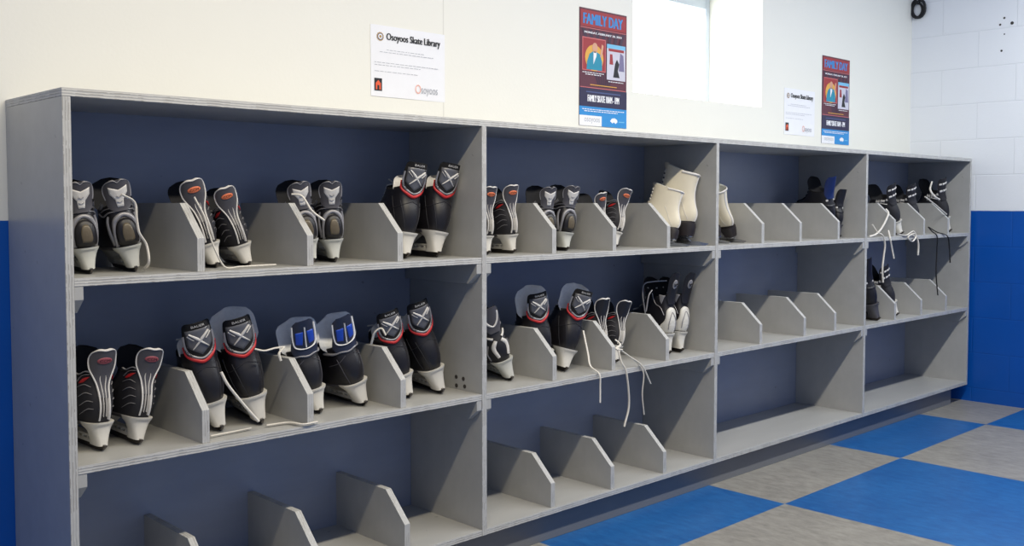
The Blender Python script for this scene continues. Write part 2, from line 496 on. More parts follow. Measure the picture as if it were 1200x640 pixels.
def runner_mesh(y0=-.014, y1=.256, h=.0150, w=.0024):
    m = MB(); n = 26; rows = []
    for i in range(n+1):
        f = i/n; y = y0+(y1-y0)*f
        e = abs(f-.5)*2; rise = .0008*e**2+.011*smoothstep(.86, 1, e)
        rows.append([(-w, y, rise), (w, y, rise), (w, y, h), (-w, y, h)])
    m.grid(rows, 0, closed=True, smooth=False); m.add(rows[0], [(3, 2, 1, 0)]); m.add(rows[-1], [(0, 1, 2, 3)])
    return m
def tongue_mesh(y0, z0, z1, w, lean, curl=.010, thick=.007, round_=.35):
    """padded plate rising in front of the ankle"""
    m = MB(); nz, nx = 12, 10; F, Bk = [], []
    for i in range(nz+1):
        f = i/nz; z = z0+(z1-z0)*f
        ww = w*(1 if f < 1-round_ else math.sqrt(max(0, 1-((f-1+round_)/round_)**2))*.75+.25)*(.55+.45*smoothstep(0, .35, f))
        th = thick*(.35+.65*math.sqrt(max(0, 1-(2*f-1)**4)))
        yy = y0+lean*f+curl*.8*f*f
        F.append([(ww*(2*j/nx-1), yy+curl*(2*j/nx-1)**2*-1-th/2*(1-abs(2*j/nx-1)**3*.8), z) for j in range(nx+1)])
        Bk.append([(ww*(2*j/nx-1), yy+curl*(2*j/nx-1)**2*-1+th/2*(1-abs(2*j/nx-1)**3*.8), z) for j in range(nx+1)])
    m.grid(F); m.grid(Bk, flip=True)
    m.grid([[r[0] for r in Bk], [r[0] for r in F]]); m.grid([[r[-1] for r in F], [r[-1] for r in Bk]])
    m.grid([F[-1], Bk[-1]]); m.grid([Bk[0], F[0]])
    return m
def lacing(mb, B, m=0, ztop=.178, zbot=.118, n=5, r=.0021):
    """criss-cross rows over the instep"""
    for i in range(n):
        z = zbot+(ztop-zbot)*i/(n-1); hf = B.half(z); zn = z+(ztop-zbot)/(n-1)
        for sgn in (1, -1):
            pts = []
            for k in range(9):
                f = k/8; d = sgn*(hf-.021+.042*f)
                zz = z+(zn-z)*f
                hh = B.half(zz); dd = sgn*(hh-.021+.042*f)
                if abs(dd) > hh: dd = -sgn*(2*hh-abs(dd))
                pts.append(B.S(dd, zz, .0028))
            mb.tube(pts, r, m, 5)

# ---- the kinds of hockey skate: function fills a root with parts
def base_hockey(root, ztop=.186, holder=M_WHITE, body=M_BLK, felt=M_FELT, tong=None, lace=M_LACE, dip=.014):
    boot_body(BH, .0585, ztop, None, dip=dip).build('boot', [body, M_LINER], root)
    h = holder_mesh().build('blade_holder', holder, root, bevel=.0012)
    runner_mesh().build('runner', M_STEEL, root)
    # sole welt
    mb = MB(); rows = []
    for zz, off in ((.0585, -.001), (.0575, .002), (.0635, .0028), (.066, .0006)):
        rows.append([BH.S((i/60*2-1)*BH.half(zz), zz, off) for i in range(60)])
    mb.grid(rows, 0, closed=True); mb.add(rows[0], [tuple(range(60))[::-1]]); mb.build('outsole', M_DKGREY, root)
    if tong is None: tong = dict(y0=.098, z0=.15, z1=.222, w=.034, lean=.016)
    tongue_mesh(**tong).build('tongue', felt, root)
    mb = MB(); lacing(mb, BH); mb.build('lacing', lace, root)

def kind_shield(root, felt=M_FELT, big=True, body=M_BLK):
    """black boot, grey shield on the tendon guard over a red and silver chevron"""
    base_hockey(root, .180, felt=felt, body=body, tong=dict(y0=.066, z0=.15, z1=.252 if big else .206, w=.044 if big else .034, lean=-.012, curl=.016, thick=.010))
    mb = MB()
    shell(mb, BH, [(.150, -.006, .006), (.160, -.018, .018), (.176, -.028, .028), (.200, -.031, .031), (.222, -.031, .031), (.232, -.029, .029), (.236, -.024, .024)], .0006, .0042, 0, 16)
    g = mb.build('tendon_guard', M_LINER, root)
    mb = MB(); blob(mb, BH, [(-.024, .2235), (.024, .2235), (.0225, .188), (0, .166), (-.0225, .188)], .0050, curve=False)
    mb.build('shield_plate', M_GRAPH, g)
    mb = MB()
    for a in (-1, 1):
        ribbon(mb, BH, [(a*.0155, .2165), (a*.004, .203), (a*-.0125, .1830)], [.0018, .0066, .0018], .0064)
        ribbon(mb, BH, [(a*.0185, .2125), (a*.0095, .2015)], .0010, .0060)
    mb.build('cross_emblem', M_PIPE, g)
    mb = MB(); ribbon(mb, BH, [(-.0285, .212), (-.0270, .186), (-.018, .170), (0, .1590), (.018, .170), (.0270, .186), (.0285, .212)], .0056, .0050); mb.build('silver_chevron', M_SILVER, g)
    mb = MB(); ribbon(mb, BH, [(-.0325, .190), (-.0285, .172), (-.015, .1595), (0, .1515), (.015, .1595), (.0285, .172), (.0325, .190)], [.001, .0062, .0078, .0084, .0078, .0062, .001], .0048); mb.build('red_chevron', M_RED, g)
    for a in (-1, 1):
        mb = MB(); text_on(mb, BH, 'VAPOR', .0076, (a*.0225, .178), math.radians(a*52), .0070); mb.build('lettering', M_LINER, g)
    mb = MB(); text_on(mb, BH, 'BAUER', .0072, (0, .2295), 0, .0052); mb.build('lettering', M_PIPE, g)
    # seams and eyelets up both quarters
    for a in (-1, 1):
        mb = MB()
        ribbon(mb, BH, [(a*.012, .068), (a*.022, .100), (a*.030, .140)], .0012, .0009)
        ribbon(mb, BH, [(a*.034, .066), (a*.052, .100), (a*.060, .150)], .0012, .0009)
        ribbon(mb, BH, [(a*.000, .140), (a*.030, .128), (a*.070, .118)], .0016, .0010)
        mb.build('seam', M_BLK2, root)
    for a in (-1, 1):
        mb = MB()
        for i in range(5):
            z = .118+i*.013; d = a*(BH.half(z)-.024); c = BH.S(d, z, .001); n = (BH.S(d, z, .004)-c).normalized()
            mb.tube([c, c+n*.0016], .0032, 0, 8)
        mb.build('eyelet', M_EYE, root)

def kind_oval(root, badge=M_ORANGE, body=M_BLK2, plate=M_DKGREY):
    """black boot, pale-edged tendon guard with an oval badge that runs down the heel as two piped lines"""
    base_hockey(root, .178, felt=M_LINER, body=body, tong=dict(y0=.100, z0=.15, z1=.226, w=.036, lean=.018, curl=.014, thick=.012))
    mb = MB()
    shell(mb, BH, [(.120, -.007, .007), (.150, -.011, .011), (.170, -.017, .017), (.190, -.026, .026), (.210, -.030, .030), (.222, -.025, .025), (.229, -.013, .013)], .0006, .0042, 0, 14)
    g = mb.build('tendon_guard', plate, root)
    mb = MB()
    ribbon(mb, BH, [(-.0085, .072), (-.0085, .115), (-.011, .148), (-.0175, .170), (-.0265, .190), (-.030, .209), (-.025, .222), (-.012, .229), (0, .2275), (.012, .229), (.025, .222), (.030, .209), (.0265, .190), (.0175, .170), (.011, .148), (.0085, .115), (.0085, .072)], .0036, .0046, n=5)
    mb.build('piping', M_PIPE, g)
    mb = MB()
    for a in (-1, 1): ribbon(mb, BH, [(a*.0028, .080), (a*.0030, .135), (a*.0055, .160), (a*.0050, .170)], [.0010, .0022, .0022, .001], .0046)
    mb.build('heel_stripe', M_PIPE, g)
    mb = MB(); blob(mb, BH, [(.0135*math.cos(t), .205+.0075*math.sin(t)) for t in [i*math.pi/5 for i in range(10)]], .0056)
    if badge:
        mb.build('oval_badge', badge, g)
        mb = MB(); text_on(mb, BH, 'CCM', .0085, (0, .205), 0, .0068); mb.build('lettering', M_LINER, g)
    for a in (-1, 1):
        mb = MB()
        blob(mb, BH, [(a*.024, .168), (a*.040, .164), (a*.056, .152), (a*.040, .156)], .0022)
        mb.build('red_flash', M_RED, root)
    for a in (-1, 1):
        mb = MB()
        ribbon(mb, BH, [(a*.022, .174), (a*.044, .170), (a*.062, .156)], .0016, .0022)
        for k in range(4): ribbon(mb, BH, [(a*.022, .145-k*.016), (a*.040, .150-k*.018), (a*.066, .142-k*.020)], [.0008, .0022, .0008], .0012)
        ribbon(mb, BH, [(a*.016, .176), (a*.036, .180), (a*.056, .172), (a*.074, .174)], .003, .0022)
        mb.build('quarter_stripe', M_SILVER, root)

def kind_silver(root):
    """black and silver boot, silver plate on the guard, silver arch round a dark moulded heel"""
    base_hockey(root, .172, felt=M_LINER, holder=simple_once('grey_white_holder'), tong=dict(y0=.092, z0=.14, z1=.232, w=.040, lean=.006, curl=.016, thick=.014))
    mb = MB()
    shell(mb, BH, [(.150, -.012, .012), (.164, -.024, .024), (.180, -.026, .026), (.198, -.031, .031), (.212, -.031, .031), (.221, -.024, .024), (.226, -.008, .008)], .0006, .0042, 0, 14)
    g = mb.build('tendon_guard', M_DKGREY, root)
    mb = MB(); blob(mb, BH, [(-.018, .212), (0, .203), (.018, .212), (.017, .196), (.008, .180), (.006, .160), (-.006, .160), (-.008, .180), (-.017, .196)], .0054, curve=False); mb.build('silver_plate', M_PIPE, g)
    mb = MB()
    ribbon(mb, BH, [(-.026, .182), (-.031, .198), (-.031, .211), (-.022, .221), (-.008, .2255), (0, .220), (.008, .2255), (.022, .221), (.031, .211), (.031, .198), (.026, .182)], .0024, .0044)
    for z in (.176, .190): ribbon(mb, BH, [(-.005, z), (0, z-.003), (.005, z)], .0014, .0062)
    mb.build('piping', M_SILVER, g)
    mb = MB(); blob(mb, BH, [(-.024, .072), (.024, .072), (.0235, .100), (.015, .124), (0, .133), (-.015, .124), (-.0235, .100)], .0046); hc = mb.build('heel_cap', M_BLK, root)
    mb = MB(); blob(mb, BH, [(-.008, .080), (.008, .080), (.0095, .100), (.005, .118), (-.005, .118), (-.0095, .100)], .0066); mb.build('painted_heel_highlight', M_TAN, hc)  # highlight on the heel cap, put in as a raised tan patch
    mb = MB(); ribbon(mb, BH, [(-.031, .067), (-.029, .098), (-.020, .128), (0, .142), (.020, .128), (.029, .098), (.031, .067)], .0105, .0040); mb.build('heel_arch', M_SILVER, root)
    for a in (-1, 1):
        mb = MB()
        ribbon(mb, BH, [(a*.042, .070), (a*.050, .100), (a*.046, .124), (a*.034, .142)], [.014, .012, .008, .003], .0026)
        ribbon(mb, BH, [(a*.004, .152), (a*.030, .150), (a*.056, .142), (a*.080, .150)], .003, .0024)
        ribbon(mb, BH, [(a*.008, .160), (a*.034, .160), (a*.060, .154)], .0022, .0024)
        ribbon(mb, BH, [(a*.044, .176), (a*.056, .166), (a*.068, .162)], .010, .0024)
        mb.build('quarter_panel', M_SILVER, root)
_once = {}
def simple_once(n):
    if n not in _once: _once[n] = simple(n, rgb(196, 196, 188), .4, var=.12, scale=30)
    return _once[n]

def kind_blue(root):
    """navy guard with a royal blue patch and a tall pale felt tongue"""
    base_hockey(root, .172, felt=M_FELTB, tong=dict(y0=.062, z0=.14, z1=.240, w=.044, lean=-.010, curl=.014, thick=.011, round_=.25))
    mb = MB()
    shell(mb, BH, [(.150, -.022, .022), (.168, -.030, .030), (.190, -.027, .027), (.215, -.024, .024), (.232, -.022, .022), (.240, -.015, .015)], .0006, .0050, 0, 14)
    g = mb.build('tendon_guard', M_NAVY, root)
    for a in (-1, 1):
        mb = MB()
        blob(mb, BH, [(a*.0035, .214), (a*.0165, .214), (a*.0175, .184), (a*.0065, .180)], .0066, curve=False)
        mb.build('blue_patch', M_BLUE, g)
    mb = MB()
    ribbon(mb, BH, [(-.022, .230), (-.0225, .196), (-.018, .176), (0, .168), (.018, .176), (.0225, .196), (.022, .230)], .0028, .0062)
    ribbon(mb, BH, [(0, .172), (0, .226)], .003, .0066)
    mb.build('guard_rim', M_FELTB, g)
    mb = MB(); ribbon(mb, BH, [(-.070, .152), (-.036, .150), (-.016, .152), (0, .148), (.016, .152), (.036, .150), (.070, .152)], .006, .0044); mb.build('silver_band', M_SILVER, root)
    for a in (-1, 1):
        mb = MB()
        ribbon(mb, BH, [(a*.010, .140), (a*.034, .126), (a*.074, .118)], .0018, .0012)
        ribbon(mb, BH, [(a*.020, .068), (a*.030, .098), (a*.034, .136)], .0012, .001)
        mb.build('seam', M_DKGREY, root)

def kind_wedge(root):
    """black boot, white wedge round the heel, oval plate on a tall narrow guard"""
    base_hockey(root, .180, felt=M_LINER, tong=dict(y0=.100, z0=.15, z1=.226, w=.036, lean=.03, curl=.012, thick=.012))
    mb = MB()
    shell(mb, BH, [(.150, -.012, .012), (.175, -.017, .017), (.205, -.020, .020), (.228, -.020, .020), (.240, -.016, .016), (.247, -.007, .007)], .0006, .0056, 0, 14)
    g = mb.build('tendon_guard', M_BLK, root)
    mb = MB(); blob(mb, BH, [(.0085*math.cos(t), .213+.014*math.sin(t)) for t in [i*math.pi/6 for i in range(12)]], .0070); mb.build('oval_plate', M_SILVER, g)
    mb = MB(); ribbon(mb, BH, [(-.005, .216), (0, .212), (.005, .216)], .002, .0088); ribbon(mb, BH, [(-.004, .209), (.004, .209)], .002, .0088); mb.build('plate_mark', M_LINER, g)
    mb = MB(); blob(mb, BH, [(-.062, .068), (-.03, .067), (0, .067), (.03, .067), (.062, .068), (.045, .088), (.028, .104), (.018, .132), (0, .142), (-.018, .132), (-.028, .104), (-.045, .088)], .0034, rings=5); hw = mb.build('heel_wedge', M_WHITE, root)
    mb = MB(); ribbon(mb, BH, [(-.012, .078), (-.012, .100), (0, .126), (.012, .100), (.012, .078)], .003, .0046); mb.build('heel_line', M_SILVER, hw)
    for a in (-1, 1):
        mb = MB()
        blob(mb, BH, [(a*.022, .176), (a*.046, .178), (a*.040, .158), (a*.034, .150)], .0022, curve=False)
        mb.build('quarter_patch', M_SILVER, root)
        mb = MB()
        ribbon(mb, BH, [(a*.082, .180), (a*.060, .150), (a*.040, .140), (a*.030, .118)], .0026, .0016)
        mb.build('quarter_stripe', M_SILVER, root)

def kind_chevron(root):
    """black boot with a white angular heel bracket and a white tongue-shaped guard mark"""
    base_hockey(root, .180, felt=M_LINER, holder=simple_once('grey_white_holder'))
    mb = MB()
    shell(mb, BH, [(.150, -.012, .012), (.17, -.022, .022), (.195, -.028, .028), (.215, -.028, .028), (.228, -.020, .020)], .0006, .0046, 0, 14)
    g = mb.build('tendon_guard', M_DKGREY, root)
    mb = MB(); ribbon(mb, BH, [(-.020, .212), (-.013, .185), (0, .170), (.013, .185), (.020, .212)], .006, .0056); mb.build('white_vee', M_PIPE, g)
    for a in (-1, 1):
        mb = MB()
        ribbon(mb, BH, [(a*.008, .128), (a*.022, .108), (a*.014, .080)], [.009, .013, .008], .0030)
        ribbon(mb, BH, [(a*.012, .134), (a*.040, .146), (a*.066, .140)], [.007, .004, .002], .0026)
        mb.build('heel_bracket', M_PIPE, root)
    for a in (-1, 1):
        mb = MB()
        ribbon(mb, BH, [(a*.036, .120), (a*.056, .092), (a*.050, .070)], .003, .0022)
        mb.build('ankle_stripe', M_SILVER, root)
        mb = MB()
        ribbon(mb, BH, [(a*.018, .166), (a*.042, .164), (a*.070, .168)], .003, .0022)
        mb.build('quarter_stripe', M_SILVER, root)

def kind_bars(root, lace=M_LACE):
    """all-black boot with rows of short white bars"""
    base_hockey(root, .184, felt=M_LINER, body=M_BLK2, lace=lace, tong=dict(y0=.098, z0=.15, z1=.232, w=.036, lean=.02, curl=.012, thick=.012))
    mb = MB()
    shell(mb, BH, [(.140, -.014, .014), (.17, -.024, .024), (.20, -.029, .029), (.222, -.028, .028), (.234, -.022, .022)], .0006, .0046, 0, 14)
    g = mb.build('tendon_guard', M_BLK2, root)
    mb = MB()
    for d in (-.018, -.006, .006, .018):
        ribbon(mb, BH, [(d-.0046, .2115), (d+.0046, .2125)], .0095, .0056)
    for d in (-.014, 0, .014):
        ribbon(mb, BH, [(d-.0052, .182), (d+.0052, .183)], .0105, .0056)
    mb.build('guard_bar', M_PIPE, g)
    for a in (-1, 1):
        mb = MB()
        for k in range(3):
            ribbon(mb, BH, [(a*(.012+k*.025), .168-k*.002), (a*(.032+k*.025), .171-k*.002)], .011, .0026)
        ribbon(mb, BH, [(a*.030, .150), (a*.060, .158), (a*.086, .150)], .0036, .0022)
        for k in range(3): ribbon(mb, BH, [(a*(.052+k*.012), .176), (a*(.058+k*.012), .160)], .004, .0022)
        mb.build('white_bar', M_PIPE, root)

def kind_plain(root, body=M_BLK, guard=M_BLK, holder=M_DKGREY):
    """plain dark boot"""
    base_hockey(root, .186, felt=M_LINER, body=body, holder=holder, lace=M_LACEB)
    mb = MB()
    shell(mb, BH, [(.150, -.016, .016), (.17, -.026, .026), (.20, -.030, .030), (.222, -.028, .028), (.234, -.020, .020)], .0006, .0046, 0, 14)
    g = mb.build('tendon_guard', guard, root)
    mb = MB(); ribbon(mb, BH, [(-.06, .134), (-.02, .126), (0, .124), (.02, .126), (.06, .134)], .010, .0020); mb.build('heel_strap', M_BLK, root)
    for a in (-1, 1):
        mb = MB()
        blob(mb, BH, [(a*.014, .150), (a*.022, .148), (a*.022, .142), (a*.014, .143)], .0024)
        mb.build('strap_tab', M_PIPE, root)

# ---- ladies' figure skate
FIG = [(.076, .006, .226, .0285, .80), (.084, .000, .240, .033, .82), (.098, -.004, .243, .0355, .86), (.112, -.004, .236, .035, .88), (.124, .000, .208, .034, .9),
       (.136, .003, .166, .0335, .9), (.152, .006, .140, .0335, .92), (.173, .007, .122, .034, .95), (.198, .004, .112, .0365, .95), (.223, -.002, .106, .039, .95), (.253, -.010, .102, .041, .95), (.288, -.018, .10, .042, .95)]
BF = Boot(FIG)
def kind_figure(root):
    mb = MB(); nu, nz = 56, 28; rows = []
    for r in range(nz+1):
        row = []
        for i in range(nu):
            u = i/nu*2-1; top = .240+.030*smoothstep(.15, 1, abs(u))-.006*math.cos(u*2.5)
            zz = .0765+(top-.0765)*r/nz
            row.append(BF.S(u*BF.half(zz), zz))
        rows.append(row)
    mb.grid(rows, 0, closed=True)
    c0 = rows[-1]; c = sum((Vector(p) for p in c0), Vector())/nu; ins = [c0]
    for dz, k in ((.002, .97), (-.004, .90), (-.020, .80), (-.030, .70)): ins.append([Vector((c.x+(p.x-c.x)*k, c.y+(p.y-c.y)*k, p.z+dz)) for p in c0])
    mb.grid(ins, 1, closed=True); mb.add(ins[-1], [tuple(range(nu))], 1); mb.add(rows[0], [tuple(range(nu))[::-1]])
    b = mb.build('boot', [M_IVORY, simple_once('cream_lining')], root)
    mb = MB(); ribbon(mb, BF, [(0, .080), (0, .138), (0, .188), (0, .232)], .010, .0018); ribbon(mb, BF, [(-.07, .2415), (-.03, .234), (0, .2325), (.03, .234), (.07, .2415)], .008, .0026); mb.build('back_stay', M_PIPE, b)
    for a in (-1, 1):
        mb = MB()
        ribbon(mb, BF, [(a*(BF.half(z)-.020), z) for z in (.130, .148, .168, .188, .208, .228, .254)], .0022, .0014)
        ribbon(mb, BF, [(a*.030, .084), (a*.046, .108), (a*.050, .138), (a*.060, .168)], .0014, .001)
        mb.build('seam', M_PIPE, b)
    for a in (-1, 1):
        mb = MB()
        for i in range(8):
            z = .134+i*.015; d = a*(BF.half(z)-.020); p0 = BF.S(d, z, 0); n = (BF.S(d, z, .004)-p0).normalized()
            mb.tube([p0, p0+n*.004], [.0026, .0034], 0, 8)
        mb.build('lace_hook', M_DKGREY, root)
    mb = MB(); tg = tongue_mesh(.088, .188, .280, .030, .012, .010, .007); tg.build('tongue', M_IVORY, root)
    mb = MB(); lacing(mb, BF, ztop=.233, zbot=.134, n=8); mb.build('lacing', M_LACE, root)
    # stacked heel and sole
    mb = MB()
    loft(mb, [[BF.S((i/40*2-1)*BF.half(.0765), .0765, .0025)+Vector((0, 0, -.008)) for i in range(40)], [BF.S((i/40*2-1)*BF.half(.0765), .0765, .003)+Vector((0, 0, .004)) for i in range(40)]])
    hs = []
    for z, y0, y1, w in ((.030, .004, .054, .021), (.048, .000, .062, .0235), (.062, -.002, .070, .026), (.073, -.001, .086, .028)):
        hs.append([(w*math.copysign(abs(math.sin(t))**.7, math.sin(t)), (y0+y1)/2-(y1-y0)/2*math.copysign(abs(math.cos(t))**.7, math.cos(t)), z) for t in [2*math.pi*i/28 for i in range(28)]])
    loft(mb, hs); mb.build('heel_and_sole', M_SOLE, root)
    # steel blade: mounting plates, posts and toe pick
    mb = MB()
    loft(mb, [rrect(.006, .058, .016, .016, .0265), rrect(.006, .058, .016, .016, .0302)])
    loft(mb, [rrect(.140, .222, .016, .012, .063), rrect(.140, .222, .016, .012, .0695)])
    n = 30; rows = []
    for i in range(n+1):
        f = i/n; y = -.045+.292*f; rise = .0010*(2*f-1)**2+.006*smoothstep(.93, 1, f)+.004*(1-smoothstep(0, .03, f))
        top = .013+.003*math.sin(math.pi*f)-.005*(1-smoothstep(0, .12, f))
        rows.append([(-.0019, y, rise), (.0019, y, rise), (.0019, y, top), (-.0019, y, top)])
    mb.grid(rows, 0, closed=True, smooth=False); mb.add(rows[0], [(3, 2, 1, 0)]); mb.add(rows[-1], [(0, 1, 2, 3)])
    loft(mb, [rrect(.006, .066, .0019, .0019, .012), rrect(.020, .056, .0019, .0019, .0275)])
    loft(mb, [rrect(.148, .232, .0019, .0019, .012), rrect(.156, .214, .0019, .0019, .064)])
    for i in range(5): mb.tube([(0, .243+.002*i, .004+.004*i), (0, .254+.001*i, .005+.004*i)], [.0028, .001], 0, 5)
    mb.build('blade', M_CHROME, root)

KINDS = dict(shield=lambda r: kind_shield(r), shield_low=lambda r: kind_shield(r, big=False), shield_pale=lambda r: kind_shield(r, felt=M_FELT),
             oval=lambda r: kind_oval(r), oval_red=lambda r: kind_oval(r, badge=M_PINK), oval_dark=lambda r: kind_oval(r, None, M_BLK2, M_BLK), silver=kind_silver, blue=kind_blue, wedge=kind_wedge,
             chevron=kind_chevron, bars=lambda r: kind_bars(r), bars_dark=lambda r: kind_bars(r, M_LACEB), plain=lambda r: kind_plain(r),
             navy=lambda r: kind_plain(r, M_BLK, M_BLUEBLK, M_DKGREY), figure=kind_figure)
protos = {}
def copy_tree(o, parent):
    for ch in [c for c in bpy.data.objects if c.parent == o and not c.get('own')]:
        c = ch.copy(); COL.objects.link(c); c.parent = parent
        copy_tree(ch, c)
def lowest(root):
    """lowest world z of the skate in its pose"""
    bpy.context.view_layer.update(); z = 9
    def rec(o):
        nonlocal z
        for ch in o.children:
            if ch.type == 'MESH':
                mw = ch.matrix_world
                r = mw[2]
                for v in ch.data.vertices:
                    q = r[0]*v.co[0]+r[1]*v.co[1]+r[2]*v.co[2]+r[3]
                    if q < z: z = q
            rec(ch)
    rec(root); return z
def skate(kind, x, y, zs, yaw=0, lean=0, roll=0, sc=1.0, label='', group=None, name='hockey_skate', lift=0, scale=None, cat='skate'):
    """yaw turns the toe towards +x, lean tips the boot top towards the front, roll tips it towards +x (degrees)"""
    r = empty(name); tag(r, label, cat, group)
    if kind in protos: copy_tree(protos[kind], r)
    else: KINDS[kind](r); protos[kind] = r
    R = Matrix.Rotation(math.radians(-yaw), 4, 'Z') @ Matrix.Rotation(math.radians(roll), 4, 'Y') @ Matrix.Rotation(math.radians(lean), 4, 'X')
    r.rotation_mode = 'XYZ'; r.rotation_euler = R.to_euler(); r.scale = scale or (sc, sc, sc)
    r.location = (x, y, zs)
    r.location.z += zs-lowest(r)+lift+.0003
    bpy.context.view_layer.update()
    return r
def lace(root, pts, r=.0030, mat=None, n=7, name='loose_lace', flat=.55):
    """a loose lace in world coordinates, kept as a part of its skate"""
    inv = root.matrix_world.inverted()
    mb = MB(); P = spline(pts, n); s = root.scale[0]
    mb.tube([inv @ p for p in P], r/s, 0, 6, flat=flat)
    o = mb.build(name, mat or M_LACE, root); o['own'] = 1
    return o

# ------------------------------------------------------------------ skates standing heel out on the shelves
SK = {}
def put(key, kind, zs, x, y, yaw, lean, roll, sx, sy, sc, label):
    fig = kind == 'figure'
    r = SK[key] = skate(kind, x, y, zs, yaw, lean, roll, sc, label, 'skates on the top shelf' if zs == ZS1 else 'skates on the middle shelf', 'figure_skate' if fig else 'hockey_skate', cat='skate', scale=(sx, sy, sc))
    return r
put('s1', 'silver', ZS1, 0.084, 0.1, 8.0, 0.0, -6.6, 1.064, 0.95, 0.95, "silver-arched black hockey skate half hidden behind the rack's left end panel, top shelf")
put('s2', 'silver', ZS1, 0.19, 0.1, 10.0, 0.0, -11.7, 1.107, 0.988, 0.988, 'silver-arched black hockey skate with a white lace drooping beside it, top left bay')
put('s3', 'oval', ZS1, 0.3991, 0.1, 12.0, 0.0, -16.4, 1.109, 0.993, 1.008, 'orange-badged skate leaning on the first divider of the top left bay, the taller one')
put('s4', 'oval', ZS1, 0.49, 0.1, 12.0, 0.0, -18.2, 1.03, 0.936, 0.936, 'lower of the two orange-badged skates in the top left bay, right of its mate')
put('s5', 'silver', ZS1, 0.6823, 0.1, 16.0, 0.0, -10.4, 1.116, 0.996, 0.996, 'silver-plated skate with white lace tip, mostly behind the second top left divider')
put('s6', 'silver', ZS1, 0.753, 0.1, 20.0, 0.0, -3.2, 1.117, 0.997, 0.997, 'silver-plated black skate standing upright in front of the third top left divider')
put('s7', 'shield_low', ZS1, 0.999, 0.0986, 8.0, 0.0, 7.8, 1.357, 1.005, 1.21, 'red-chevron skate beside the third divider of the top left bay, left of its mate')
put('s8', 'shield_low', ZS1, 1.113, 0.0948, 8.0, 0.0, 9.8, 1.357, 1.02, 1.22, 'red-chevron skate at the right end of the top left bay beside the partition')
put('s9', 'oval', ZS1, 1.327, 0.1, 6.0, 0.0, 1.9, 1.038, 0.944, 0.944, 'orange-badged skate partly cut off by the partition, left end of top second bay')
put('s10', 'oval', ZS1, 1.44, 0.1, 6.0, 0.0, -2.8, 1.071, 0.974, 0.974, 'orange-badged skate left of the first divider in the top second bay, fully visible')
put('s11', 'silver', ZS1, 1.604, 0.1, 14.0, 0.0, 0.4, 1.086, 0.97, 0.97, 'silver-plated skate mostly hidden behind the first divider of the top second bay')
put('s12', 'silver', ZS1, 1.692, 0.1, 14.0, 0.0, 6.5, 1.114, 0.995, 0.995, 'silver-plated skate fully in view just right of the first divider, top second bay')
put('s13', 'oval', ZS1, 1.9016, 0.1, 6.0, 0.0, -8.5, 0.978, 0.889, 0.889, 'small orange-badged skate mostly hidden behind the second divider, top second bay')
put('s14', 'oval', ZS1, 1.95, 0.1, 6.0, 0.0, 13.9, 1.06, 0.964, 0.964, 'orange-badged skate leaning right just past the second divider, top second bay')
put('s15', 'figure', ZS1, 2.2493, 0.05, -20.0, 0.0, 16.2, 0.818, 1.091, 0.909, 'shorter white figure skate beside the last divider of the top second bay')
put('s16', 'figure', ZS1, 2.3584, 0.05, -20.0, 0.0, 8.9, 1.035, 1.243, 1.177, 'taller white figure skate leaning on its shorter white mate, top second bay')
put('s17', 'figure', ZS1, 2.619, 0.1, 6.0, 0.0, -19.0, 0.966, 0.982, 0.966, 'white figure skate almost hidden behind the partition, left end of top third bay')
put('s18', 'figure', ZS1, 2.7348, 0.1, 6.0, 0.0, -23.5, 1.002, 0.973, 1.002, 'white figure skate in view at the left end of the top third bay')
put('s20', 'navy', ZS1, 3.4843, 0.075, 20.0, 8.0, -11.0, 1.116, 1.1, 1.27, 'black skate with a blue guard, behind the last divider of the top third bay')
put('s21', 'plain', ZS1, 3.5422, 0.075, 20.0, 0.0, 3.0, 1.001, 0.983, 0.983, 'plain black skate with a dark holder, right end of the top third bay')
put('s22', 'bars', ZS1, 4.2, 0.075, 14.0, 0.0, -20.1, 1.265, 1.1, 1.187, 'white-barred black skate over the first divider of the far top bay, white laces dangling')
put('s23', 'bars', ZS1, 4.422, 0.075, 20.0, 0.0, -17.0, 1.265, 1.1, 1.179, 'white-barred black skate behind the second divider of far top bay, black laces dangling')
put('s24', 'bars', ZS1, 4.7967, 0.075, 14.0, 0.0, -15.3, 1.265, 1.1, 1.337, 'white-barred black skate furthest right on the top shelf, beside the end panel')
put('m1', 'oval_red', ZS2, 0.104, 0.1, -3.0, 0.0, 0.9, 1.179, 0.976, 1.053, 'dark-red-badged black skate against the left end panel on the middle shelf')
put('m2', 'oval_red', ZS2, 0.189, 0.1, 0.0, 0.0, 8.7, 1.144, 0.976, 1.021, 'dark-red-badged black skate leaning right toward the first divider, middle left bay')
put('m3', 'shield_low', ZS2, 0.4017, 0.0919, 11.0, 0.0, -13.0, 1.357, 1.035, 1.242, 'red-chevron skate right beside the first divider of middle left bay, no tall felt showing')
put('m4', 'shield', ZS2, 0.514, 0.0887, 12.0, 0.0, -13.2, 1.403, 1.051, 1.252, 'red-chevron skate with tall pale felt tongue in the middle left bay')
put('m5', 'blue', ZS2, 0.701, 0.1, 10.0, 0.0, -12.4, 1.351, 0.99, 1.126, 'blue-patched skate partly behind the second divider, middle left bay')
put('m6', 'blue', ZS2, 0.851, 0.1, 4.0, 0.0, -17.8, 1.38, 0.99, 1.159, 'blue-patched skate with its whole white holder showing, middle left bay')
put('m7', 'shield_low', ZS2, 1.014, 0.1, 13.0, 0.0, -16.0, 1.357, 1.005, 1.173, 'red-chevron skate beside the third divider of middle left bay, white loop behind it')
put('m8', 'shield_low', ZS2, 1.127, 0.0853, 13.0, 0.0, -17.1, 1.357, 1.067, 1.278, 'red-chevron skate nearest the partition at the right of the middle left bay')
put('m9', 'chevron', ZS2, 1.4347, 0.1, 20.0, 0.0, -20.7, 1.279, 1.035, 1.142, 'black skate with angular white heel marks, left end of the middle second bay')
